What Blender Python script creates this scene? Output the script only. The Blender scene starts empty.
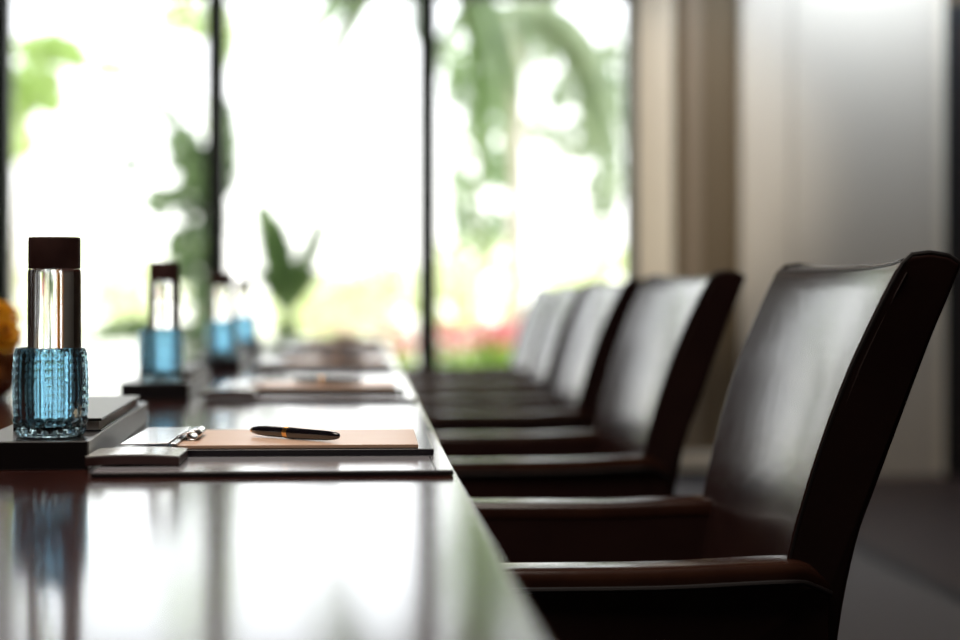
import bpy, bmesh, math, random
from mathutils import Vector, Matrix
random.seed(7)
PI = math.pi
S = bpy.context.scene
COL = S.collection

# ------------------------------------------------------------------ materials
def mat(name, color=(.5, .5, .5), rough=.5, metal=0., spec=.5, coat=0., coat_r=.05, trans=0., ior=1.45,
        noise=None, bump=None, sheen=0.):
    m = bpy.data.materials.new(name); m.use_nodes = True
    nt = m.node_tree; b = nt.nodes['Principled BSDF']
    b.inputs['Base Color'].default_value = (*color, 1)
    b.inputs['Roughness'].default_value = rough
    b.inputs['Metallic'].default_value = metal
    b.inputs['Specular IOR Level'].default_value = spec
    b.inputs['Coat Weight'].default_value = coat
    b.inputs['Coat Roughness'].default_value = coat_r
    b.inputs['Transmission Weight'].default_value = trans
    b.inputs['IOR'].default_value = ior
    b.inputs['Sheen Weight'].default_value = sheen
    if noise or bump:
        tc = nt.nodes.new('ShaderNodeTexCoord')
    if noise:
        c2, scale, stretch = noise
        mp = nt.nodes.new('ShaderNodeMapping'); mp.inputs['Scale'].default_value = stretch
        n = nt.nodes.new('ShaderNodeTexNoise'); n.inputs['Scale'].default_value = scale
        n.inputs['Detail'].default_value = 5
        r = nt.nodes.new('ShaderNodeValToRGB')
        r.color_ramp.elements[0].color = (*color, 1); r.color_ramp.elements[0].position = .35
        r.color_ramp.elements[1].color = (*c2, 1); r.color_ramp.elements[1].position = .68
        nt.links.new(tc.outputs['Object'], mp.inputs['Vector'])
        nt.links.new(mp.outputs['Vector'], n.inputs['Vector'])
        nt.links.new(n.outputs['Fac'], r.inputs['Fac'])
        nt.links.new(r.outputs['Color'], b.inputs['Base Color'])
    if bump:
        scale, strength, dist = bump
        n2 = nt.nodes.new('ShaderNodeTexNoise'); n2.inputs['Scale'].default_value = scale
        n2.inputs['Detail'].default_value = 6
        bp = nt.nodes.new('ShaderNodeBump'); bp.inputs['Strength'].default_value = strength
        bp.inputs['Distance'].default_value = dist
        nt.links.new(tc.outputs['Object'], n2.inputs['Vector'])
        nt.links.new(n2.outputs['Fac'], bp.inputs['Height'])
        nt.links.new(bp.outputs['Normal'], b.inputs['Normal'])
    return m

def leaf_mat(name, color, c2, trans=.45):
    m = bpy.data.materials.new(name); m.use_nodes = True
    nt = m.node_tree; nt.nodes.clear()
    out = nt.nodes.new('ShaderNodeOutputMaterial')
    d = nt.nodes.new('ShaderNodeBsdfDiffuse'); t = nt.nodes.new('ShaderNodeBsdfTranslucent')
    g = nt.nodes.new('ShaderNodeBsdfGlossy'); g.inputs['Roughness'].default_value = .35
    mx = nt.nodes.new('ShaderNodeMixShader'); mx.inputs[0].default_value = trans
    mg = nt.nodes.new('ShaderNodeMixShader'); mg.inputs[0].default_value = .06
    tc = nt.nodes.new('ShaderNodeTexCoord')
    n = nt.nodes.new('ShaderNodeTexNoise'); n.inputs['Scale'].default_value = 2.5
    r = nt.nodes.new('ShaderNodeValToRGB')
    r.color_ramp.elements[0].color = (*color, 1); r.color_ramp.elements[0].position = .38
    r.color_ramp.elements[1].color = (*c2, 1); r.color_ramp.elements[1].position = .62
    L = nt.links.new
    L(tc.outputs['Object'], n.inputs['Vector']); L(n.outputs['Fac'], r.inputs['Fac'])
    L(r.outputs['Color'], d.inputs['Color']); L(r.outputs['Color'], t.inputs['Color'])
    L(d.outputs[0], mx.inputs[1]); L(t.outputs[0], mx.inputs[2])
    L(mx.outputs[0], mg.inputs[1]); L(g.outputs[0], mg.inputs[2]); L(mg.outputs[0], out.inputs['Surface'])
    return m

def pane_mat():
    m = bpy.data.materials.new('window glass'); m.use_nodes = True
    nt = m.node_tree; nt.nodes.clear()
    out = nt.nodes.new('ShaderNodeOutputMaterial')
    t = nt.nodes.new('ShaderNodeBsdfTransparent'); t.inputs['Color'].default_value = (.985, .985, .985, 1)
    g = nt.nodes.new('ShaderNodeBsdfGlossy'); g.inputs['Roughness'].default_value = .02
    f = nt.nodes.new('ShaderNodeFresnel'); f.inputs['IOR'].default_value = 1.25
    mx = nt.nodes.new('ShaderNodeMixShader')
    nt.links.new(f.outputs[0], mx.inputs[0]); nt.links.new(t.outputs[0], mx.inputs[1])
    nt.links.new(g.outputs[0], mx.inputs[2]); nt.links.new(mx.outputs[0], out.inputs['Surface'])
    return m

M = {}
M['leather'] = mat('dark brown leather', (.018, .008, .0075), .245, spec=.43, noise=((.026, .012, .010), 9, (1, 1, 1)),
                   bump=(55, .10, .004))
M['leather'].node_tree.nodes['Principled BSDF'].inputs['Specular Tint'].default_value = (1., .95, .91, 1)
M['leather_red'] = mat('worn brown leather', (.027, .010, .007), .18, spec=.6, noise=((.042, .016, .009), 12, (1, 1, 1)), bump=(80, .08, .003))
M['piping'] = mat('leather piping', (.007, .004, .004), .6)
M['seam'] = mat('stitched leather seam', (.035, .02, .017), .5)
M['dark_wood'] = mat('dark stained wood', (.028, .012, .008), .3, noise=((.045, .02, .012), 6, (1, 1, 8)))
M['table'] = mat('lacquered dark wood', (.040, .012, .010), .125, spec=.5, ior=2.1, noise=((.065, .020, .014), 5, (6, .35, 1)))
M['table'].node_tree.nodes['Principled BSDF'].inputs['Specular Tint'].default_value = (.84, .91, 1., 1)
M['pad_leather'] = mat('desk leather with painted window sheen', (.36, .35, .38), .12, spec=.9, bump=(160, .04, .002))  # window sheen on the desk pad put into a pale base colour
M['black_leather'] = mat('black leather', (.014, .012, .013), .36, spec=.5, bump=(140, .15, .002))
M['tray'] = mat('black lacquer box', (.010, .009, .010), .28)
M['tray_side'] = mat('leather side painted lit grey', (.30, .29, .28), .38, bump=(120, .25, .003))  # leather lightened to carry the light falling on the tray side
M['board'] = mat('black board', (.012, .010, .014), .16)
M['paper'] = mat('tan paper', (.72, .45, .30), .34, spec=.5, noise=((.74, .49, .34), 20, (1, 1, 1)))
M['pages'] = mat('white page edges', (.78, .76, .72), .7)
M['silver'] = mat('brushed silver metal', (.80, .80, .82), .22, metal=1, noise=((.7, .7, .72), 60, (1, 14, 1)))
M['coaster_top'] = mat('coaster leather with painted sheen', (.5, .49, .46), .14, spec=.9, bump=(60, .10, .003))  # silvery sheen of the dark coaster painted as pale leather
M['coaster'] = mat('dark brown leather side', (.05, .022, .02), .4)
M['pen_black'] = mat('black resin', (.006, .005, .008), .12, coat=1, coat_r=.03)
M['gold'] = mat('gold plating', (.85, .48, .16), .22, metal=1)
M['blue_glass'] = mat('blue pressed glass', (.44, .67, .79), .04, trans=1., ior=1.47)
M['clear_glass'] = mat('clear glass', (.985, .99, .985), .0, trans=1., ior=1.42)
M['cap_brown'] = mat('dark brown cap', (.055, .024, .022), .45, noise=((.075, .035, .03), 40, (1, 1, 1)))
M['vase'] = mat('orange brown glazed clay', (.52, .23, .07), .3, noise=((.30, .11, .03), 8, (1, 1, 1)))
M['petal'] = leaf_mat('orange petals', (.85, .40, .03), (.95, .62, .05), .35)
M['flower_heart'] = mat('brown flower heart', (.12, .05, .015), .8)
M['stem'] = mat('green stem', (.12, .22, .05), .6)
M['frame'] = mat('dark green bronze frame', (.018, .026, .022), .45)
M['glass'] = pane_mat()
M['wall_brown'] = mat('brown woven wallcovering', (.130, .092, .050), .8, noise=((.15, .107, .06), 80, (1, 1, 12)))
M['cream'] = mat('cream painted trim', (.78, .69, .54), .6, noise=((.82, .73, .58), 20, (1, 1, 1)))
M['cream_dim'] = mat('tan painted moulding', (.24, .18, .12), .6)
M['panel'] = mat('pale silk wall panel', (.58, .51, .41), .42, noise=((.62, .55, .44), 60, (1, 1, 14)))
M['plaster'] = mat('white plaster', (.70, .68, .64), .8, noise=((.74, .72, .68), 10, (1, 1, 1)))
M['wall_dark'] = mat('dark brown wall', (.09, .06, .045), .7, noise=((.11, .075, .055), 10, (1, 1, 1)))
M['black_base'] = mat('black shadow gap and door frame', (.012, .011, .01), .6)
M['door'] = mat('dark walnut door', (.035, .018, .013), .4, noise=((.06, .03, .02), 4, (8, 8, .6)))
M['brass'] = mat('aged brass', (.4, .28, .12), .35, metal=1)
M['carpet'] = mat('grey purple carpet', (.032, .026, .030), .9, noise=((.045, .037, .041), 160, (1, 1, 1)), sheen=.2)
M['floor'] = mat('red brown wood floor', (.028, .013, .010), .55, noise=((.042, .020, .015), 4, (7, .5, 1)))
M['strip'] = mat('black floor strip', (.006, .005, .005), .6)
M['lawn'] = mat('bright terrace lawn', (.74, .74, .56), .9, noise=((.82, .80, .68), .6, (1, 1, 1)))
M['bark'] = mat('grey palm bark', (.30, .26, .20), .9, noise=((.20, .16, .12), 10, (1, 1, 6)))
M['bark_pale'] = mat('pale bark', (.55, .50, .42), .9, noise=((.45, .40, .32), 10, (1, 1, 6)))
M['bark_green'] = mat('green brown bark', (.10, .13, .06), .9)
M['bark_dark'] = mat('dark bark', (.10, .085, .05), .9)
M['leaf_pale'] = leaf_mat('pale green palm leaf', (.42, .58, .18), (.60, .72, .32))
M['leaf_dark'] = leaf_mat('deep green leaf', (.075, .13, .055), (.16, .25, .09), .35)
M['leaf_mid'] = leaf_mat('mid green leaf', (.16, .26, .10), (.29, .40, .18))
M['leaf_grey'] = leaf_mat('grey green palm leaf', (.20, .27, .15), (.36, .43, .27), .45)
M['leaf_lime'] = leaf_mat('lime green leaf', (.27, .46, .06), (.46, .62, .12))
M['leaf_haze'] = leaf_mat('yellow green leaf with painted haze', (.62, .72, .34), (.85, .88, .60))  # distant haze and sunshine painted in as a pale leaf colour
M['blossom'] = leaf_mat('pink red blossom', (.60, .10, .12), (.82, .36, .38), .3)
M['blossom_pale'] = leaf_mat('pale pink blossom', (.85, .52, .46), (.92, .72, .62), .3)

# ------------------------------------------------------------------ object helpers
def obj(name, bm, m, parent=None, smooth=True, bevel=0., segs=3, angle=35):
    me = bpy.data.meshes.new(name)
    bmesh.ops.recalc_face_normals(bm, faces=bm.faces)
    bm.to_mesh(me); bm.free()
    for k in (m if isinstance(m, (list, tuple)) else [m]): me.materials.append(k)
    o = bpy.data.objects.new(name, me); COL.objects.link(o)
    if parent: o.parent = parent
    if smooth:
        for p in me.polygons: p.use_smooth = True
        if hasattr(me, 'set_sharp_from_angle'): me.set_sharp_from_angle(angle=math.radians(angle))
    if bevel:
        b = o.modifiers.new('bevel', 'BEVEL'); b.width = bevel; b.segments = segs
        b.limit_method = 'ANGLE'; b.angle_limit = math.radians(40); b.harden_normals = smooth
    return o

def thing(name, label, cat, loc=(0, 0, 0), rz=0., group=None):
    o = bpy.data.objects.new(name, None); COL.objects.link(o); o.empty_display_size = .05
    o.location = loc; o.rotation_euler = (0, 0, rz)
    o['label'] = label; o['category'] = cat
    if group: o['group'] = group
    return o

def tag(o, label, cat, group=None):
    o['label'] = label; o['category'] = cat
    if group: o['group'] = group
    return o

def struct(name, bm, m, parent=None, **k):
    o = obj(name, bm, m, parent, **k)
    o['kind'] = 'structure'
    return o

def dup(root, loc, rz, label):
    r = root.copy(); COL.objects.link(r); r.location = loc
    r.rotation_euler = (root.rotation_euler.x, root.rotation_euler.y, rz); r['label'] = label
    for ch in list(root.children):
        c = ch.copy(); COL.objects.link(c); c.parent = r
        for g in list(ch.children):
            d = g.copy(); COL.objects.link(d); d.parent = c
    return r

NB = bmesh.new
def box(bm, x0, x1, y0, y1, z0, z1, mi=0):
    v = [bm.verts.new((x, y, z)) for z in (z0, z1) for y in (y0, y1) for x in (x0, x1)]
    for f in ((0, 1, 3, 2), (4, 6, 7, 5), (0, 4, 5, 1), (2, 3, 7, 6), (0, 2, 6, 4), (1, 5, 7, 3)):
        fc = bm.faces.new([v[i] for i in f]); fc.material_index = mi
    return bm

def bx(*a): return box(NB(), *a)

def tube(bm, pts, r, n=8, radii=None, cap=True):
    pts = [Vector(p) for p in pts]; rings = []
    up = Vector((0, 0, 1))
    for i, p in enumerate(pts):
        t = (pts[min(i + 1, len(pts) - 1)] - pts[max(i - 1, 0)]).normalized()
        a = t.cross(up)
        if a.length < 1e-3: a = t.cross(Vector((0, 1, 0)))
        a.normalize(); b = t.cross(a).normalized()
        rr = radii[i] if radii else r
        rings.append([bm.verts.new(p + a * rr * math.cos(2 * PI * k / n) + b * rr * math.sin(2 * PI * k / n)) for k in range(n)])
    for A, B in zip(rings, rings[1:]):
        for k in range(n): bm.faces.new((A[k], A[(k + 1) % n], B[(k + 1) % n], B[k]))
    if cap: bm.faces.new(rings[0]); bm.faces.new(rings[-1][::-1])
    return bm

def lathe(bm, prof, n=48, rfun=None, close=True, axis='z', mi=0):
    """prof: list of (r,z); revolve; r<=0 ends collapse to a point."""
    rings = []
    P = (lambda x, y, z: (x, y, z)) if axis == 'z' else (lambda x, y, z: (z, x, y))
    for r, z in prof:
        if r <= 1e-6: rings.append([bm.verts.new(P(0, 0, z))])
        else:
            ring = []
            for k in range(n):
                a = 2 * PI * k / n; q = r if rfun is None else rfun(r, a, z)
                ring.append(bm.verts.new(P(q * math.cos(a), q * math.sin(a), z)))
            rings.append(ring)
    for A, B in zip(rings, rings[1:]):
        for k in range(n):
            a0, a1 = A[k % len(A)], A[(k + 1) % n % len(A)]
            b0, b1 = B[k % len(B)], B[(k + 1) % n % len(B)]
            vs = []
            for v in (a0, a1, b1, b0):
                if v not in vs: vs.append(v)
            if len(vs) > 2:
                f = bm.faces.new(vs); f.material_index = mi
    return bm

def catmull(pts, n=6):
    out = []
    P = [Vector(p) for p in pts]; P = [2 * P[0] - P[1]] + P + [2 * P[-1] - P[-2]]
    for i in range(1, len(P) - 2):
        for k in range(n):
            t = k / n
            out.append(.5 * ((2 * P[i]) + (-P[i - 1] + P[i + 1]) * t + (2 * P[i - 1] - 5 * P[i] + 4 * P[i + 1] - P[i + 2]) * t * t
                             + (-P[i - 1] + 3 * P[i] - 3 * P[i + 1] + P[i + 2]) * t ** 3))
    out.append(P[-2]); return out

# ------------------------------------------------------------------ the room (x across, y ahead, metres)
WY = 9.0                # inner face of the window wall
H = 2.95; HEAD = 2.47
XL, XR, YB = -6.4, 4.6, -4.5
struct('floor', bx(1.82, XR, YB, WY + .1, -.1, 0), M['floor'], smooth=False)
struct('floor_carpet', bx(XL, 1.75, YB, WY + .1, -.1, .004), M['carpet'], smooth=False)
struct('trim_floor', bx(1.75, 1.82, YB, WY, -.1, .008), M['strip'], smooth=False)
struct('ceiling', bx(XL - .2, XR + .2, YB - .2, WY + .2, H, H + .12), M['plaster'], smooth=False)
struct('wall_left', bx(XL - .15, XL, YB - .2, WY + .2, 0, H), M['wall_dark'], smooth=False)
struct('wall_right', bx(XR, XR + .15, YB - .2, WY + .2, 0, H), M['wall_dark'], smooth=False)
struct('wall_back', bx(XL, XR, YB - .15, YB, 0, H), M['wall_dark'], smooth=False)
# windows: the frame of each is a mesh, its pane a child
X0, PITCH = 1.373, 1.05
NW = 4
for i in range(NW):
    xr = X0 - PITCH * i; xl = xr - PITCH
    b = NB(); w = .050; y0, y1 = WY - .03, WY + .07
    box(b, xl, xl + w, y0, y1, 0, HEAD); box(b, xr - w, xr, y0, y1, 0, HEAD)
    box(b, xl + w, xr - w, y0, y1, 0, .07); box(b, xl + w, xr - w, y0, y1, HEAD - .06, HEAD)
    wd = struct('window_%d' % (i + 1), b, M['frame'], smooth=False)
    struct('pane', bx(xl + w, xr - w, WY + .014, WY + .02, .07, HEAD - .06), M['glass'], wd, smooth=False)
XW = X0 - PITCH * NW
b = NB(); box(b, XW, X0, WY, WY + .16, HEAD, H); box(b, XL - .1, XW, WY, WY + .16, 0, H)
struct('wall_window', b, M['plaster'], smooth=False)
b = NB(); box(b, X0, XR + .1, WY + .01, WY + .16, 0, H)
struct('wall_front', b, M['wall_brown'], smooth=False)
b = NB()
A = [b.verts.new((x, y, 0)) for x, y in ((X0 + .002, WY - .03), (1.53, WY - .10), (1.545, WY - .10), (1.56, WY + .01), (X0 + .002, WY + .01))]
B = [b.verts.new((v.co.x, v.co.y, H)) for v in A]
for k in range(5): b.faces.new((A[k], A[(k + 1) % 5], B[(k + 1) % 5], B[k]))
b.faces.new(A); b.faces.new(B[::-1])
struct('trim_1', b, M['cream'], bevel=.004)
struct('trim_2', bx(1.622, 1.698, WY - .025, WY + .01, .12, H), M['cream_dim'], bevel=.006)
struct('wall_panel_1', bx(1.902, 2.156, WY - .035, WY + .01, .0, H), M['panel'], bevel=.004)
struct('wall_panel_2', bx(2.164, 2.90, WY - .035, WY + .01, .0, H), M['panel'], bevel=.004)
struct('trim_3', bx(2.905, 2.945, WY - .05, WY + .01, 0, H), M['cream'], bevel=.005)
b = NB(); box(b, 1.535, 1.902, WY - .05, WY + .01, .045, .125)
struct('baseboard_front', b, M['cream'], bevel=.008)
struct('baseboard_shadow_gap', bx(1.535, 1.902, WY - .045, WY + .01, .0, .045), M['black_base'], smooth=False)  # black strip painted in for the shadow gap under the baseboard
b = NB(); box(b, 2.945, 3.03, WY - .06, WY + .01, 0, 2.4); box(b, 3.95, 4.02, WY - .06, WY + .01, 0, 2.4)
box(b, 3.03, 3.95, WY - .06, WY + .01, 2.33, 2.4)
d1 = struct('door_1', b, M['black_base'], bevel=.004)
b = bx(3.032, 3.948, WY - .025, WY + .005, .01, 2.328)
for z0, z1 in ((.18, .95), (1.1, 2.18)): box(b, 3.16, 3.82, WY - .032, WY - .02, z0, z1)
lf = struct('door_leaf', b, M['door'], d1, bevel=.004)
b = NB(); tube(b, [(3.09, WY - .03, 1.0), (3.09, WY - .08, 1.0), (3.20, WY - .08, 1.0)], .009)
struct('door_handle', b, M['brass'], lf)

# ------------------------------------------------------------------ the table
TX0, TX1, TY0, TY1, TZ = -1.9, .082, -.7, 6.72, .75
table = thing('conference_table', 'long dark lacquered wooden conference table reflecting the bright windows', 'table', (-.9, 3., 0))
def rel(o, root):
    o.location = o.location - root.location
b = bx(TX0, TX1, TY0, TY1, TZ - .05, TZ)
rel(obj('tabletop', b, M['table'], table, bevel=.004), table)
b = bx(TX0 + .45, TX1 - .45, TY0 + .3, TY1 - .3, TZ - .12, TZ - .05)
rel(obj('apron', b, M['dark_wood'], table, bevel=.003), table)
for yy in (0.1, 3.0, 5.9):
    b = bx(-1.25, -.6, yy - .25, yy + .25, .02, TZ - .12); box(b, -1.35, -.5, yy - .32, yy + .32, 0, .05)
    rel(obj('pedestal', b, M['dark_wood'], table, bevel=.006), table)

# ------------------------------------------------------------------ armchair (x backwards from table, y along it)
HW = .2825
FRONT = [(-.035, .38), (-.022, .50), (-.010, .60), (.001, .667), (.0155, .7265), (.032, .782), (.0485, .829), (.0625, .8628), (.0795, .90), (.0955, .932)]
REAR = [(.153, .932), (.1415, .90), (.127, .8628), (.101, .7865), (.081, .7265), (.065, .6757), (.050, .59), (.040, .50), (.036, .38), (.036, .34)]
def hw(z):      # the back flares from the seat up to its top
    return .257 + .040 * max(0, min(1, (z - .62) / .31))
def splay(x):   # the arms draw together towards the back
    return -.016 * max(0, min(1, (x + .485) / .485))
def make_chair():
    root = thing('leather_armchair', '', 'chair', group='brown leather armchairs along the table')
    fr = [(p.x, p.y) for p in catmull([(x, z, 0) for x, z in FRONT], 4)]
    rr = [(p.x, p.y) for p in catmull([(x, z, 0) for x, z in REAR], 4)]
    top = [(.108, .9395), (.124, .9415), (.141, .939)]
    prof = fr + top + rr
    nf = len(fr)
    b = NB(); NS = 14; rings = []
    for j in range(NS + 1):
        t = -1 + 2 * j / NS
        ring = []
        for i, (x, z) in enumerate(prof):
            cz = .040 if z < .80 else .040 - .016 * (z - .80) / .14
            dx = cz * (1 - t * t) if i < nf else (.012 * (1 - t * t) if i >= nf + 3 else .02 * (1 - t * t))
            dz = -.004 * (1 - t * t) if z > .92 else 0
            ring.append(b.verts.new((x + dx, hw(z) * t, z + dz)))
        rings.append(ring)
    n = len(prof)
    for A, B in zip(rings, rings[1:]):
        for k in range(n): b.faces.new((A[k], A[(k + 1) % n], B[(k + 1) % n], B[k]))
    b.faces.new(rings[0]); b.faces.new(rings[-1][::-1])
    back = obj('backrest', b, M['leather'], root, bevel=.007, segs=4, angle=50)
    # welts: along both front edges and over the top, and the fine seam on the side panels
    for s in (-1, 1):
        pts = [(x + .004, s * (hw(z) - .002), z) for x, z in fr[10:]] + [(x, s * (hw(z) - .003), z + .0005) for x, z in top] + [(rr[0][0], s * (hw(.93) - .003), rr[0][1])]
        obj('piping', tube(NB(), pts, .0024), M['piping'], back)
        pts = [(x + .0115, s * (hw(z) + .0005), z) for x, z in fr[10:-1]]
        obj('seam', tube(NB(), pts, .0008, 6), M['seam'], back)
    pts = [(.1005 + .0235 * (1 - (j / 7 - 1) ** 2), (hw(.93) - .004) * (j / 7 - 1), .9345 - .004 * (1 - (j / 7 - 1) ** 2)) for j in range(15)]
    obj('piping', tube(NB(), pts, .0022), M['piping'], back)
    # arms: padded top over an upholstered panel
    for s in (-1, 1):
        y0, y1 = (HW - .036, HW + .018)
        path = [(-.485, .646), (-.47, .654), (-.40, .6555), (-.25, .656), (-.12, .6565), (-.03, .660), (.008, .6605), (.025, .655), (.040, .648)]
        P = catmull([(x, z, 0) for x, z in path], 4)
        b = NB(); rs = []
        for p in P:
            taper = 1 if p.x < .0 else max(.2, 1 - (p.x / .040) * .8)
            ya = y0; y1 = (HW + .018) if p.x < 0 else HW + .018 * taper - .002 * (1 - taper)
            sec = [(ya, -.018), (ya - .001, -.010), (ya + .0015, -.003), (ya + .006, -.0004), (ya + .010, 0), (y1 - .010, 0), (y1 - .006, -.0004), (y1 - .0015, -.003), (y1 + .001, -.010), (y1, -.018)]
            rs.append([b.verts.new((p.x, s * (yy + splay(p.x)), p.y + zz)) for yy, zz in sec])
        for A, B in zip(rs, rs[1:]):
            for k in range(10): b.faces.new((A[k], A[(k + 1) % 10], B[(k + 1) % 10], B[k]))
        b.faces.new(rs[0]); b.faces.new(rs[-1][::-1])
        pad = obj('armrest', b, M['leather_red'], root, angle=60)
        obj('piping', tube(NB(), [(p.x, s * (HW + .0195 - (max(0, p.x) / .04) * .016 + splay(p.x)), p.y - .0185) for p in P], .0028), M['piping'], pad)
        b = NB()
        lo = [(-.475, .30), (.034, .30)]
        prof2 = lo + [(p.x, p.y - .0175) for p in reversed(P)]
        A = [b.verts.new((x, s * (HW - .035 + splay(x)), z)) for x, z in prof2]; B = [b.verts.new((x, s * (HW + .017 - (max(0, x) / .04) * .016 + splay(x)), z)) for x, z in prof2]
        m2 = len(prof2)
        for k in range(m2): b.faces.new((A[k], A[(k + 1) % m2], B[(k + 1) % m2], B[k]))
        b.faces.new(A); b.faces.new(B[::-1])
        obj('arm_panel', b, M['leather'], root, bevel=.003)
    # seat
    b = NB(); NX = 10; NYY = 10; g = []
    for i in range(NX + 1):
        row = []
        for j in range(NYY + 1):
            x = -.465 + .445 * i / NX; y = (.243 + splay(x)) * (2 * j / NYY - 1)
            crown = .022 * (1 - (2 * i / NX - 1) ** 4) * (1 - (2 * j / NYY - 1) ** 4)
            row.append(b.verts.new((x, y, .455 + crown)))
        g.append(row)
    for i in range(NX):
        for j in range(NYY): b.faces.new((g[i][j], g[i + 1][j], g[i + 1][j + 1], g[i][j + 1]))
    loop = [g[i][0] for i in range(NX + 1)] + [g[NX][j] for j in range(1, NYY + 1)] + [g[i][NYY] for i in range(NX - 1, -1, -1)] + [g[0][j] for j in range(NYY - 1, 0, -1)]
    low = [b.verts.new((v.co.x, v.co.y, .385)) for v in loop]
    for k in range(len(loop)): b.faces.new((loop[k], loop[(k + 1) % len(loop)], low[(k + 1) % len(loop)], low[k]))
    b.faces.new(low)
    obj('seat', b, M['leather'], root, bevel=.008, angle=60)
    obj('seat_base', bx(-.462, .03, -.214, .214, .30, .386), M['leather'], root, bevel=.004)
    for sx, sy in ((-.445, -1), (-.445, 1), (.0, -1), (.0, 1)):
        b = NB(); y = sy * (.262 if sx < -.1 else .236); rake = .05 if sx > -.1 else 0
        T = [b.verts.new((sx + a * .022, y + c * .022, .302)) for a, c in ((-1, -1), (1, -1), (1, 1), (-1, 1))]
        L = [b.verts.new((sx + rake + a * .015, y + c * .015, .004)) for a, c in ((-1, -1), (1, -1), (1, 1), (-1, 1))]
        for k in range(4): b.faces.new((T[k], T[(k + 1) % 4], L[(k + 1) % 4], L[k]))
        b.faces.new(T); b.faces.new(L[::-1])
        obj('leg', b, M['dark_wood'], root, bevel=.002)
    return root
chair = make_chair()
spots = [(.3995, 1.898, -.040, 'sharp brown leather armchair, largest and nearest of the row'),
         (.4228, 2.994, .015, 'second brown leather armchair from the near end of the row'),
         (.460, 4.119, -.005, 'blurred brown leather armchair in the middle of the row of five'),
         (.4988, 5.1745, -.02, 'fourth brown leather armchair, mostly hidden behind the middle one'),
         (.5403, 6.258, .035, 'farthest brown leather armchair, closest to the flower bushes beyond the window')]
for i, (x, y, a, lab) in enumerate(spots):
    if i == 0:
        chair.location = (x, y, 0.0); chair.rotation_euler.z = a; chair['label'] = lab
    else: dup(chair, (x, y, 0.0), a, lab)

# ------------------------------------------------------------------ place settings
ORD = ['nearest', 'second', 'third', 'fourth', 'farthest']
STEP = 1.095
PLACE = ['at the nearest armchair', 'at the second nearest armchair', 'at the middle armchair',
         'at the fourth nearest armchair', 'at the farthest armchair']

def make_blotter():
    r = thing('desk_blotter', '', 'desk pad', group='leather desk pads along the table edge')
    obj('pad', bx(-.147, .157, -.223, .223, .0004, .0044), M['black_leather'], r, bevel=.001)
    obj('writing_surface', bx(-.1465, .1565, -.2225, .2225, .0042, .0054), M['pad_leather'], r, bevel=.0004)  # thin top sheet carrying the painted sheen
    obj('edge_strip', bx(.1405, .142, -.2225, .2225, .005, .0058), M['black_leather'], r, bevel=.0006)
    return r
def make_clipboard():
    r = thing('clipboard', '', 'clipboard', group='clipboards on the desk pads')
    obj('board', bx(-.149, .149, -.107, .107, .0003, .0065), M['board'], r, bevel=.001)
    b = NB(); box(b, -.138, -.100, -.104, .104, .0112, .0125)
    cl = obj('clip', b, M['silver'], r, bevel=.0005)
    b = NB()
    for x0, x1, z0, z1 in ((-.1005, -.0945, .0104, .0132), (-.0925, -.0865, .0104, .0126)): box(b, x0, x1, -.1035, .1035, z0, z1)
    obj('spring_bar', b, M['silver'], cl, bevel=.001)
    # the curled tongue of the clip
    b = NB(); pts = []
    pts += [(-.096, .0125), (-.090, .0155), (-.084, .0175)]
    for k in range(13):
        a = PI * .55 - k / 12 * PI * 1.65
        pts.append((-.0785 + .0062 * math.cos(a), .0148 + .0044 * math.sin(a)))
    A = [b.verts.new((x, -.045, z)) for x, z in pts]; B = [b.verts.new((x, .03, z)) for x, z in pts]
    for k in range(len(pts) - 1): b.faces.new((A[k], A[k + 1], B[k + 1], B[k]))
    o = obj('curled_tongue', b, M['silver'], cl); o.modifiers.new('thick', 'SOLIDIFY').thickness = .0009
    return r
def make_pad():
    b = bx(-.113, .113, -.100, .100, .0003, .0035)
    o = obj('note_pad', b, [M['paper']], None, bevel=.0003)
    o['category'] = 'note pad'; o['group'] = 'tan note pads on the clipboards'
    return o
def make_pen():
    r = thing('fountain_pen', '', 'pen', group='black pens on the note pads')
    ra = .0058
    body = [(0, -.0600), (.0024, -.0598), (.0036, -.058), (.0046, -.050), (.0052, -.038), (.0055, -.022), (.0055, -.0125), (0, -.0125)]
    obj('barrel', lathe(NB(), body, 24, axis='x'), M['pen_black'], r)
    obj('finial', lathe(NB(), [(0, -.0622), (.0020, -.0617), (.0026, -.0602), (.0025, -.0592), (0, -.0592)], 20, axis='x'), M['gold'], r)
    obj('ring', lathe(NB(), [(0, -.0130), (.00575, -.0128), (.0059, -.011), (.0059, -.0085), (.00575, -.0065), (0, -.0063)], 24, axis='x'), M['gold'], r)
    cap = [(0, -.0064), (.0061, -.0062), (.0062, -.003), (.0060, .012), (.0056, .030), (.0050, .045), (.0040, .054), (.0026, .0588), (.0012, .0603), (0, .0606)]
    c = obj('cap', lathe(NB(), cap, 24, axis='x'), M['pen_black'], r)
    return r, ra
def make_tray():
    r = thing('tray_box', '', 'tray', group='black tray boxes on the table')
    b = NB()
    box(b, -.1, 0, 0, .60, .0003, .0255)
    o = obj('body', b, M['tray'], r, bevel=.0015)
    obj('side_panel', bx(-.0005, .0012, .002, .598, .001, .0250), M['tray_side'], r, bevel=.0004)
    return r
def make_notebook():
    r = thing('notebook', '', 'notebook', group='dark leather notebooks on the trays')
    obj('pages', bx(-.079, -.0025, .0025, .3975, .0018, .0100), M['pages'], r)
    obj('cover', box(bx(-.08, 0, 0, .40, .0098, .0125), -.08, 0, 0, .40, .0003, .0019), M['black_leather'], r, bevel=.0007)
    obj('spine', bx(-.0815, -.0785, 0, .40, .0003, .0125), M['black_leather'], r, bevel=.0007)
    return r
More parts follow.
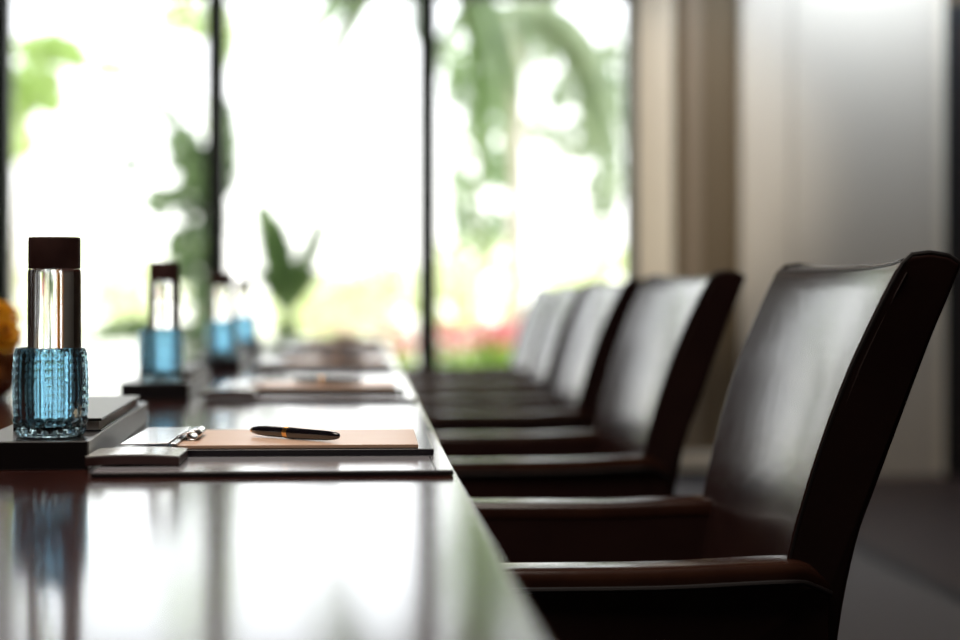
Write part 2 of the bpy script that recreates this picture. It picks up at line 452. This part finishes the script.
def make_cup():
    NR = 22
    outer = [(.0270, 0), (.0300, .0012), (.0318, .004), (.0328, .010), (.0338, .020), (.0346, .033), (.0348, .046), (.0344, .060), (.0336, .071), (.0328, .0785), (.0320, .0805)]
    P = catmull([(r, z, 0) for r, z in outer], 5)
    inner = [(.0290, .0805), (.0296, .078), (.0305, .070), (.0312, .055), (.0312, .035), (.0305, .018), (.029, .010), (.024, .0072), (.012, .0066), (0, .0066)]
    b = NB()
    def rf(r, a, z):
        if r < .0265: return r
        e = min(1, z / .006) * min(1, max(0, (.0805 - z) / .004))
        rib = abs(math.cos(a * NR / 2)) ** .8 - .6
        bead = .5 + .5 * math.cos(z / .0074 * 2 * PI)
        low = 1.0 if z < .018 else .55
        return r + e * (.0017 * rib + .0024 * low * bead * (rib + .2))
    prof = [(0, .0)] + [(p.x, p.y) for p in P]
    lathe(b, prof, NR * 8, rf)
    lathe(b, [(.0320, .0805)] + inner, NR * 8)
    bmesh.ops.remove_doubles(b, verts=b.verts, dist=.00002)
    bmesh.ops.scale(b, vec=(.95, .95, 1), verts=b.verts)
    o = obj('ribbed_tumbler', b, M['blue_glass'], None, angle=80)
    o['category'] = 'glass'; o['group'] = 'blue ribbed glasses on the trays'
    return o
def make_bottle():
    r = thing('glass_bottle', '', 'bottle', group='clear bottles standing in the blue glasses')
    R = .0238
    p = [(0, .0), (.020, .0), (.0228, .0015), (R, .004), (R, .140), (.0234, .1435), (.0226, .1445), (0, .1445)]
    obj('body', lathe(NB(), p, 72), M['clear_glass'], r, angle=30)
    p = [(0, .1449), (.0229, .1449), (.0232, .1455), (.0232, .1722), (.0226, .1732), (0, .1732)]
    obj('cap', lathe(NB(), p, 64), M['cap_brown'], r, angle=30)
    return r
def make_coaster():
    r = thing('leather_coaster', '', 'coaster', group='square leather coasters beside the trays')
    n = 10
    def grid(z0, z1, sag):
        b = NB(); rows = {}
        for s, z in ((0, z0), (1, z1)):
            for i in range(n + 1):
                x = -.04 + .08 * i / n
                h = sag * (1 - (2 * i / n - 1) ** 2)
                rows[s, i] = (b.verts.new((x, -.04, z + h)), b.verts.new((x, .04, z + h)))
        for i in range(n):
            for s in (0, 1): b.faces.new((rows[s, i][0], rows[s, i + 1][0], rows[s, i + 1][1], rows[s, i][1]))
            for e in (0, 1): b.faces.new((rows[0, i][e], rows[0, i + 1][e], rows[1, i + 1][e], rows[1, i][e]))
        for i in (0, n): b.faces.new((rows[0, i][0], rows[0, i][1], rows[1, i][1], rows[1, i][0]))
        return b
    obj('base', grid(.0003, .0078, .0016), M['coaster'], r, bevel=.0008)
    obj('top', grid(.0079, .0092, .0016), M['coaster_top'], r, bevel=.0005)
    return r

blot = make_blotter(); clip = make_clipboard(); pad = make_pad(); pen, PR = make_pen()
tray = make_tray(); note = make_notebook(); cup = make_cup(); bot = make_bottle(); coast = make_coaster()
def put(src, i, loc, rz, label):
    if i == 0:
        src.location = loc; src.rotation_euler.z = rz; src['label'] = label; return src
    return dup(src, loc, rz, label)
ZB = TZ + .0055
pen_rz = math.atan2(-.084, .0854)
penjit = [0, .30, .15, .35, .2]
for i in range(5):
    dy = STEP * i
    put(blot, i, (-.080, 1.746 + dy, TZ), 0, 'thin leather desk pad on the table edge ' + PLACE[i])
    put(clip, i, (-.083, 1.768 + dy, ZB - .0002), -.006 + .004 * (i % 2), 'black clipboard with silver clip on the desk pad ' + PLACE[i])
    put(pad, i, (-.061, 1.768 + dy, ZB + .0064), -.006, 'tan paper note pad on the clipboard ' + PLACE[i])
    put(pen, i, (-.0650 + (0, .01, .02, .0, .01)[i], 1.735 + dy + (0, .01, 0, .01, 0)[i], ZB + .0064 + .0035 + .0062), pen_rz + penjit[i], 'black pen with gold ring on the note pad ' + PLACE[i])
ANG = math.atan(.0327)
offs = [(0, 0), (-.017, 1.093), (-.014, 2.18), (-.040, 3.28)]
TP = ['on the nearest tray box', 'on the second nearest tray box', 'on the third nearest tray box', 'on the farthest tray box']
for i, (dx, dy) in enumerate(offs):
    put(tray, i, (-.2412 + dx, 1.599 + dy, TZ), ANG, 'long black tray box with side painted lit grey, ' + ['nearest of the four', 'second of the four from the near end', 'third of the four from the near end', 'farthest of the four'][i])
    put(note, i, (-.2442 + dx - .001, 1.712 + dy, TZ + .0255), ANG, 'dark leather notebook lying ' + TP[i])
    put(cup, i, (-.2822 + dx - (.005 if i == 1 else 0), 1.652 + dy, TZ + .0256), i * .4, 'blue ribbed glass tumbler standing ' + TP[i])
    put(bot, i, (-.2822 + dx + (.0035 if i == 0 else 0), 1.652 + dy, TZ + .0256 + .0070), 0, 'clear bottle with dark brown cap in the blue glass ' + TP[i])
    put(coast, i, (-.1985, 1.608 + dy, ZB), 0, 'square leather coaster with painted grey sheen beside ' + TP[i][3:])

# flowers at the left edge and a leaf on the table
VX, VY = -.584, 2.745
b = NB()
lathe(b, [(0, 0), (.040, 0), (.058, .012), (.069, .038), (.068, .062), (.055, .084), (.047, .092), (.049, .098), (.045, .098), (.043, .090), (.0, .085)], 40,
      lambda r, a, z: r * (1 + .03 * math.cos(8 * a)))
tag(obj('flower_vase', b, M['vase'], None, angle=60), 'round orange brown vase at the left edge of the picture', 'vase').location = (VX, VY, TZ + .0005)
def bloom(loc, tilt, az, label, first=[None]):
    if first[0] is None:
        r = thing('orange_flower', label, 'flower', loc, az, 'orange flowers in the vase')
        b = NB()
        for ring, (n, ln, up) in enumerate(((12, .034, .2), (10, .027, .6), (8, .018, 1.1))):
            for k in range(n):
                a = 2 * PI * k / n + ring * .3
                Q = []
                for t, w in ((.15, .004), (.5, .009), (.85, .008), (1, .002)):
                    rr = ln * t * math.cos(up * t); zz = ln * t * math.sin(up * t) + .002 * ring
                    Q.append((b.verts.new((rr * math.cos(a) - w * math.sin(a), rr * math.sin(a) + w * math.cos(a), zz)),
                              b.verts.new((rr * math.cos(a) + w * math.sin(a), rr * math.sin(a) - w * math.cos(a), zz))))
                for A, B in zip(Q, Q[1:]): b.faces.new((A[0], A[1], B[1], B[0]))
        obj('petals', b, M['petal'], r)
        obj('flower_heart', lathe(NB(), [(0, -.003), (.008, -.002), (.010, .004), (.006, .010), (0, .012)], 16), M['flower_heart'], r)
        obj('stem', tube(NB(), [(0, 0, -.001), (.0, 0, -.03), (-.004, 0, -.055)], .0022), M['stem'], r)
        first[0] = r
    else:
        r = dup(first[0], loc, az, label)
    r.rotation_euler = (0, tilt, az)
    return r
VZ = TZ + .098
bloom((VX + .044, VY - .006, VZ + .028), .5, -.2, 'orange flower standing at the right of the vase')
bloom((VX + .050, VY - .045, VZ + .0), 1.1, -.9, 'orange flower drooping over the right of the vase rim')
bloom((VX - .03, VY - .03, VZ + .045), .4, 2.6, 'highest orange flower above the middle of the vase')
bloom((VX - .075, VY - .02, VZ + .02), .9, 2.9, 'orange flower leaning out over the left of the vase')
bloom((VX - .01, VY + .05, VZ + .03), .6, 1.5, 'orange flower at the back of the vase')
b = NB()
Q = []
for t, w in ((0, .001), (.3, .005), (.65, .0055), (1, .0005)):
    Q.append((b.verts.new((t * .016, -w, .002 + .006 * math.sin(t * 3))), b.verts.new((t * .016, w, .002 + .008 * math.sin(t * 3)))))
for A, B in zip(Q, Q[1:]): b.faces.new((A[0], A[1], B[1], B[0]))
tube(b, [(0, 0, .002), (-.012, .002, .004)], .0008, 6)
o = tag(obj('fallen_leaf', b, M['bark_dark'], None), 'small dark leaf fallen on the shiny table behind the blue glass', 'leaf')
o.location = (-.46, 3.23, TZ + .0002)

# ------------------------------------------------------------------ garden
struct('ground_lawn', bx(-40, 40, WY + .16, 80, -.3, -.06), M['lawn'], smooth=False)

def frond(L, droop, rise, az, nl=26, leaf=.32, width=.02, hang=.6):
    """one palm frond from the origin: an arching rachis with two rows of leaflets"""
    b = NB(); ax = Vector((math.cos(az), math.sin(az), 0)); side = Vector((-math.sin(az), math.cos(az), 0))
    pts = []
    for k in range(13):
        t = k / 12
        pts.append(ax * (L * (t - .18 * droop * t * t)) + Vector((0, 0, L * (rise * t - droop * t * t))))
    tube(b, pts, .01, 5, radii=[.016 * (1 - .8 * k / 12) for k in range(13)])
    for k in range(nl):
        t = .12 + .88 * k / (nl - 1); f = t * 12; i = min(11, int(f)); p = pts[i].lerp(pts[i + 1], f - i)
        tan = (pts[i + 1] - pts[i]).normalized()
        ll = leaf * (.45 + .9 * math.sin(PI * min(1, .12 + t * .8))) * random.uniform(.85, 1.1)
        for s in (-1, 1):
            dirv = (side * s * .8 + tan * .7 + Vector((0, 0, -hang * random.uniform(.5, 1.2)))).normalized()
            wv = dirv.cross(Vector((0, 0, 1))).normalized() * width
            m = p + dirv * ll * .5 + Vector((0, 0, .03)); e = p + dirv * ll + Vector((0, 0, -ll * .25 * hang))
            v = [b.verts.new(q) for q in (p - wv * .4, p + wv * .4, m + wv, e, m - wv)]
            b.faces.new((v[0], v[1], v[2], v[4])); b.faces.new((v[4], v[2], v[3]))
    return b

def palm(label, loc, h, r, fronds, m, name='palm_tree', bark='bark', lean=(0, 0), cat='tree', **k):
    t = thing(name, label, cat, loc)
    n = 10
    b = tube(NB(), [(lean[0] * (q / n) ** 2, lean[1] * (q / n) ** 2, h * q / n) for q in range(n + 1)], r, 10,
             radii=[r * (1.25 - .4 * q / n) * (1 + .06 * (q % 2)) for q in range(n + 1)])
    obj('trunk', b, M[bark], t)
    for L, droop, rise, az in fronds:
        o = obj('frond', frond(L, droop, rise, az, **k), M[m], t, smooth=False)
        o.location = (lean[0], lean[1], h)
    return t

def leaf_cloud(blobs, n, size, jit=.5):
    """leaves scattered through ellipsoids (x, y, z, rx, ry, rz)"""
    b = NB(); tot = sum(q[3] * q[4] * q[5] for q in blobs)
    for q in blobs:
        for _ in range(max(8, int(n * q[3] * q[4] * q[5] / tot))):
            while True:
                v = Vector((random.uniform(-1, 1), random.uniform(-1, 1), random.uniform(-1, 1)))
                if v.length < 1: break
            p = Vector((q[0] + v.x * q[3], q[1] + v.y * q[4], q[2] + v.z * q[5]))
            d = Vector((random.gauss(0, 1), random.gauss(0, 1), random.gauss(-.3, .7))).normalized()
            w = d.cross(Vector((random.gauss(0, 1), random.gauss(0, 1), random.gauss(0, 1)))).normalized()
            s = size * random.uniform(1 - jit, 1 + jit)
            vs = [b.verts.new(p + a) for a in (-d * s, w * s * .42, d * s, -w * s * .42)]
            b.faces.new(vs)
    return b

def shrub(name, label, loc, blobs, n, size, m, trunk=None, cat='bush', group=None, bark='bark_dark', blossom=None):
    t = thing(name, label, cat, loc, 0, group)
    obj('foliage', leaf_cloud(blobs, n, size), M[m], t, smooth=False)
    b = NB()
    for pts, r in (trunk or [([(0, 0, 0), (0, 0, blobs[0][2])], .03)]):
        tube(b, pts, r, 8)
    obj('stem', b, M[bark], t)
    if blossom:
        bb, bn, bs, bmn = blossom
        o = obj('blossoms', leaf_cloud(bb, bn, bs), M[bmn], t, smooth=False); o['kind'] = 'stuff'
    return t
G = -.06
TH = .0650
def at(X, d):   # a spot in the garden from its sideways and forward distance along the line of sight
    c, s = math.cos(TH), math.sin(TH)
    return X * c + d * s, -X * s + d * c
def P(px, d): return at((px - 480) / 1800 * d, d)
def Z(py, d): return .9 + (299 - py) / 1800 * d

# right-hand palm: crown just above the picture, fronds hanging into the third and fourth panes
x, y = P(516, 14)
palm('tall palm with pale trunk and drooping grey green fronds outside the pane beside the wall', (x, y, G), 3.15, .06,
     [(1.15, 1.6, .65, .1), (1.3, 1.5, .55, -.25), (1.25, 1.7, .7, .45), (1.0, 1.3, 1.0, 1.5), (.9, 1.6, .8, -1.3), (1.35, 1.45, .62, .6), (.8, 1.2, .9, PI)],
     'leaf_grey', bark='bark_pale', nl=26, leaf=.30, width=.024, hang=.9)
x, y = P(429, 12)
palm('slim palm behind the third window bar with fronds hanging to both sides', (x, y, G), Z(-36, 12) - G, .035,
     [(.95, .75, .25, PI + .1), (.80, 1.1, .40, PI - .1), (.8, 1.9, .7, .1), (.85, 2.2, .6, -.2), (.75, 2.5, .7, .3), (.8, 1.5, .5, .0), (.7, 1.5, 1., 1.8), (.6, 1.2, 1., -1.7)],
     'leaf_mid', bark='bark_dark', nl=30, leaf=.24, width=.032, hang=.8)
def blobs(x0, d, rows):     # clumps of leaves of one tree, from their bearings and heights at distance d
    k = d / 1800
    return [((px - x0) * k, 0, Z(py, d) - G, rx * k, .35, ry * k) for px, py, rx, ry in rows]
x, y = P(585, 16)
shrub('leafy_tree', 'grey green tree close to the wall outside the rightmost pane', (x, y, G),
      blobs(585, 16, [(612, 90, 16, 70), (604, 190, 22, 24), (590, 120, 20, 25), (565, 95, 22, 22), (545, 30, 22, 36), (575, 150, 26, 16), (545, 130, 30, 18), (604, 215, 16, 14)]),
      900, .066, 'leaf_grey', trunk=[([(.1, 0, 0), (.16, 0, 1.4), (.14, 0, 2.4)], .022)], cat='tree', bark='bark_pale')
x, y = P(476, 17)
shrub('leafy_tree', 'mid green tree just right of the third window bar', (x, y, G),
      blobs(476, 17, [(470, 85, 30, 36), (490, 105, 24, 30), (455, 60, 22, 20), (475, 130, 22, 18), (462, 190, 16, 40), (500, 170, 22, 22), (480, 230, 30, 30)]),
      900, .068, 'leaf_mid', trunk=[([(0, 0, 0), (.05, 0, 1.4), (.0, 0, 2.6)], .022)], cat='tree', bark='bark_pale')
# pale palm at far left
x, y = P(30, 20)
shrub('leafy_tree', 'pale lime green tree beyond the pane at the far left', (x, y, G),
      blobs(30, 20, [(48, 48, 34, 16), (72, 56, 18, 12), (34, 80, 28, 18), (18, 100, 20, 24), (48, 100, 16, 14), (110, 68, 20, 8), (20, 140, 14, 20)]),
      1000, .09, 'leaf_pale', trunk=[([(-.2, 0, 0), (-.1, 0, 2.0), (0, 0, 3.2)], .03)], cat='tree', bark='bark_pale')
# upright cycad in the middle of the second pane
x, y = P(287, 13)
palm('upright green yucca with short dark trunk outside the middle pane', (x, y, G), Z(312, 13), .10,
     [(.20, .3, 4.2, PI + a) for a in (-.5, 0, .4)] + [(.15, .2, 4.6, PI + .9), (.12, .2, 4.9, PI)] + [(.26, .4, 2.9, a) for a in (-.3, .3)] + [(.22, .3, 2.7, .1), (.10, .1, 4.0, 1.2)] + [(.22, .8, 2.2, a) for a in (.5, 2.8)],
     'leaf_mid', name='yucca_plant', bark='bark_green', cat='plant', nl=30, leaf=.20, width=.032, hang=.1)
# dark leafy tree behind the second bottle
x, y = P(186, 15)
shrub('small_tree', 'loose dark green tree behind the window bar left of the middle pane', (x, y, G),
      blobs(186, 15, [(184, 150, 18, 24), (156, 102, 8, 10), (172, 118, 10, 8), (196, 172, 16, 26), (160, 202, 14, 16), (188, 200, 16, 20), (130, 165, 14, 8), (186, 255, 20, 34), (212, 215, 14, 70), (228, 150, 10, 50), (205, 300, 18, 30)]),
      1700, .066, 'leaf_dark', trunk=[([(.16, 0, 0), (.17, .02, 1.0), (.06, 0, 2.0), (-.2, 0, 2.45)], .012), ([(.16, 0, .9), (.2, 0, 1.5)], .01)], cat='tree')
# small light tree top left of the second bar
x, y = P(205, 22)
shrub('slender_tree', 'thin pale tree at the top behind the second window bar', (x, y, G),
      [(-.25, 0, Z(20, 22) - G, .35, .3, .25), (.2, 0, Z(35, 22) - G, .2, .3, .45), (.1, 0, Z(120, 22) - G, .12, .2, .3)], 420, .09, 'leaf_pale',
      trunk=[([(.12, 0, 0), (.14, 0, 2.2), (.05, 0, 4.3)], .035)], cat='tree', bark='bark')
# hedges and flower bushes
hed = [(432, 11.0, 'lime green bush with pink flowers just right of the third window bar', .30, Z(347, 11), 'leaf_lime', 'blossom', 1.0),
       (482, 11.9, 'lime green bush with red pink flowers left of the farthest armchair', .26, Z(342, 11.4), 'leaf_lime', 'blossom', 1.0),
       (520, 12.7, 'lime green bush with pink flowers mostly behind the farthest armchair', .26, Z(340, 11.9), 'leaf_lime', 'blossom', .8),
       (378, 12.9, 'bush with pale pink flowers beyond the far table corner', .28, Z(336, 12), 'leaf_lime', 'blossom_pale', .9),
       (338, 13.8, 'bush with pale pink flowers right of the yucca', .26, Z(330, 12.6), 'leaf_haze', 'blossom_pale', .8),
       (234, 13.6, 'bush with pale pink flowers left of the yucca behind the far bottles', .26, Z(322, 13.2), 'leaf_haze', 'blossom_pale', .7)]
for px, d, lab, r, zt, lm, bmn, am in hed:
    x, y = P(px, d); h = zt - G
    shrub('flowering_bush', lab, (x, y, G), [(0, 0, h * .55, r, r, h * .48), (.1, 0, h * .75, r * .6, r * .6, h * .28)], 520, .05, lm,
          group='flower bushes outside the windows', blossom=([(0, -.02, h + .03, r * .95, r, .085), (.08, -.1, h + .10, r * .5, r * .5, .07)], int(150 * am), .036, bmn))
x, y = P(140, 12.5)
shrub('low_bush', 'low dark green bush behind the second bottle', (x, y, G), [(0, 0, .50, .5, .25, .34), (.35, 0, .48, .3, .25, .32)], 2200, .055, 'leaf_dark', cat='bush')
# distant trees, their sunlight and haze put into the pale leaf colour
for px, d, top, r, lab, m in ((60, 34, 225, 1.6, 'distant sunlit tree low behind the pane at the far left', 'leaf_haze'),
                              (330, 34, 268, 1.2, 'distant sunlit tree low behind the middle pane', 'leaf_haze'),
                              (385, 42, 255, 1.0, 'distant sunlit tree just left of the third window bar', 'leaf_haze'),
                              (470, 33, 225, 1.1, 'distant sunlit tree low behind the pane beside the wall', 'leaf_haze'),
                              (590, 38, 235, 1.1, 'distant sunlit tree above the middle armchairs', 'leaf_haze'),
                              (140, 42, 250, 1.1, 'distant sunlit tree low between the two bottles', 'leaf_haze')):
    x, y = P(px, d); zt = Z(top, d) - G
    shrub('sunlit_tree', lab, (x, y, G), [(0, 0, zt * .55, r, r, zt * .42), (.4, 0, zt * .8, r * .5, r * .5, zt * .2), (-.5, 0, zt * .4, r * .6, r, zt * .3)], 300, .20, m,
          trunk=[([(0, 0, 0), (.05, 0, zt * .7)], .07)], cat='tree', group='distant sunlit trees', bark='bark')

# ------------------------------------------------------------------ light
w = bpy.data.worlds.new('hazy sky'); S.world = w; w.use_nodes = True
nt = w.node_tree; bg = nt.nodes['Background']
tc = nt.nodes.new('ShaderNodeTexCoord'); sx = nt.nodes.new('ShaderNodeSeparateXYZ')
rp = nt.nodes.new('ShaderNodeValToRGB'); mr = nt.nodes.new('ShaderNodeMapRange')
mr.inputs['From Min'].default_value = -.2; mr.inputs['From Max'].default_value = .5
rp.color_ramp.elements[0].color = (.97, .96, .88, 1); rp.color_ramp.elements[0].position = .25
rp.color_ramp.elements[1].color = (.94, .975, 1.0, 1); rp.color_ramp.elements[1].position = .5
nt.links.new(tc.outputs['Generated'], sx.inputs[0]); nt.links.new(sx.outputs['Z'], mr.inputs['Value'])
nt.links.new(mr.outputs[0], rp.inputs[0]); nt.links.new(rp.outputs[0], bg.inputs['Color'])
bg.inputs['Strength'].default_value = 2.7

def area(name, loc, rot, sx_, sy_, power, color):
    l = bpy.data.lights.new(name, 'AREA'); l.shape = 'RECTANGLE'; l.size = sx_; l.size_y = sy_
    l.energy = power; l.color = color
    o = bpy.data.objects.new(name, l); COL.objects.link(o); o.location = loc; o.rotation_euler = rot
    return o
# added lights without fixtures: a cool one over the panels, warm fill deeper in
area('added_panel_light', (2.5, 8.35, 2.90), (math.radians(40), 0, 0), 1.3, .25, 24, (.70, .82, 1.0))  # added to make the cool bright top of the panels
area('added_fill_light', (2.6, 5.2, 2.92), (math.radians(15), 0, 0), .8, .8, 6, (1, .84, .66))  # this and the next two are added fill for the interior
area('added_fill_light', (-.5, 1.2, 2.92), (0, 0, 0), 1.4, 1.4, 34, (1, .90, .80))
area('added_fill_light', (-.5, 4.4, 2.92), (0, 0, 0), 1.4, 1.4, 34, (1, .90, .80))

l = bpy.data.lights.new('added_wall_spot', 'SPOT'); l.energy = 330; l.spot_size = math.radians(28); l.spot_blend = .8; l.color = (1, .93, .82); l.shadow_soft_size = .12  # added spot, brightens the cream trim and brown wall
o = bpy.data.objects.new('added_wall_spot', l); COL.objects.link(o); o.location = (.9, 5.2, 2.9)
o.rotation_euler = (Vector((1.5, 9, 1.65)) - Vector(o.location)).to_track_quat('-Z', 'Y').to_euler()
# ------------------------------------------------------------------ camera
cd = bpy.data.cameras.new('camera'); cam = bpy.data.objects.new('camera', cd); COL.objects.link(cam)
cam.location = (0, 0, .9); cam.rotation_euler = (PI / 2, 0, -TH)
cd.sensor_width = 36; cd.lens = 1800 / 960 * 36; cd.shift_y = -21 / 960
cd.dof.use_dof = True; cd.dof.focus_distance = 1.70; cd.dof.aperture_fstop = 2.7
cd.clip_start = .02; cd.clip_end = 300
S.camera = cam
S.view_settings.view_transform = 'Standard'; S.view_settings.look = 'None'
S.view_settings.exposure = .42
S.cycles.use_denoising = True
S.cycles.max_bounces = 12; S.cycles.transmission_bounces = 12; S.cycles.transparent_max_bounces = 16
S.cycles.diffuse_bounces = 4; S.cycles.glossy_bounces = 4
S.cycles.caustics_reflective = False; S.cycles.caustics_refractive = False
S.cycles.sample_clamp_indirect = 6
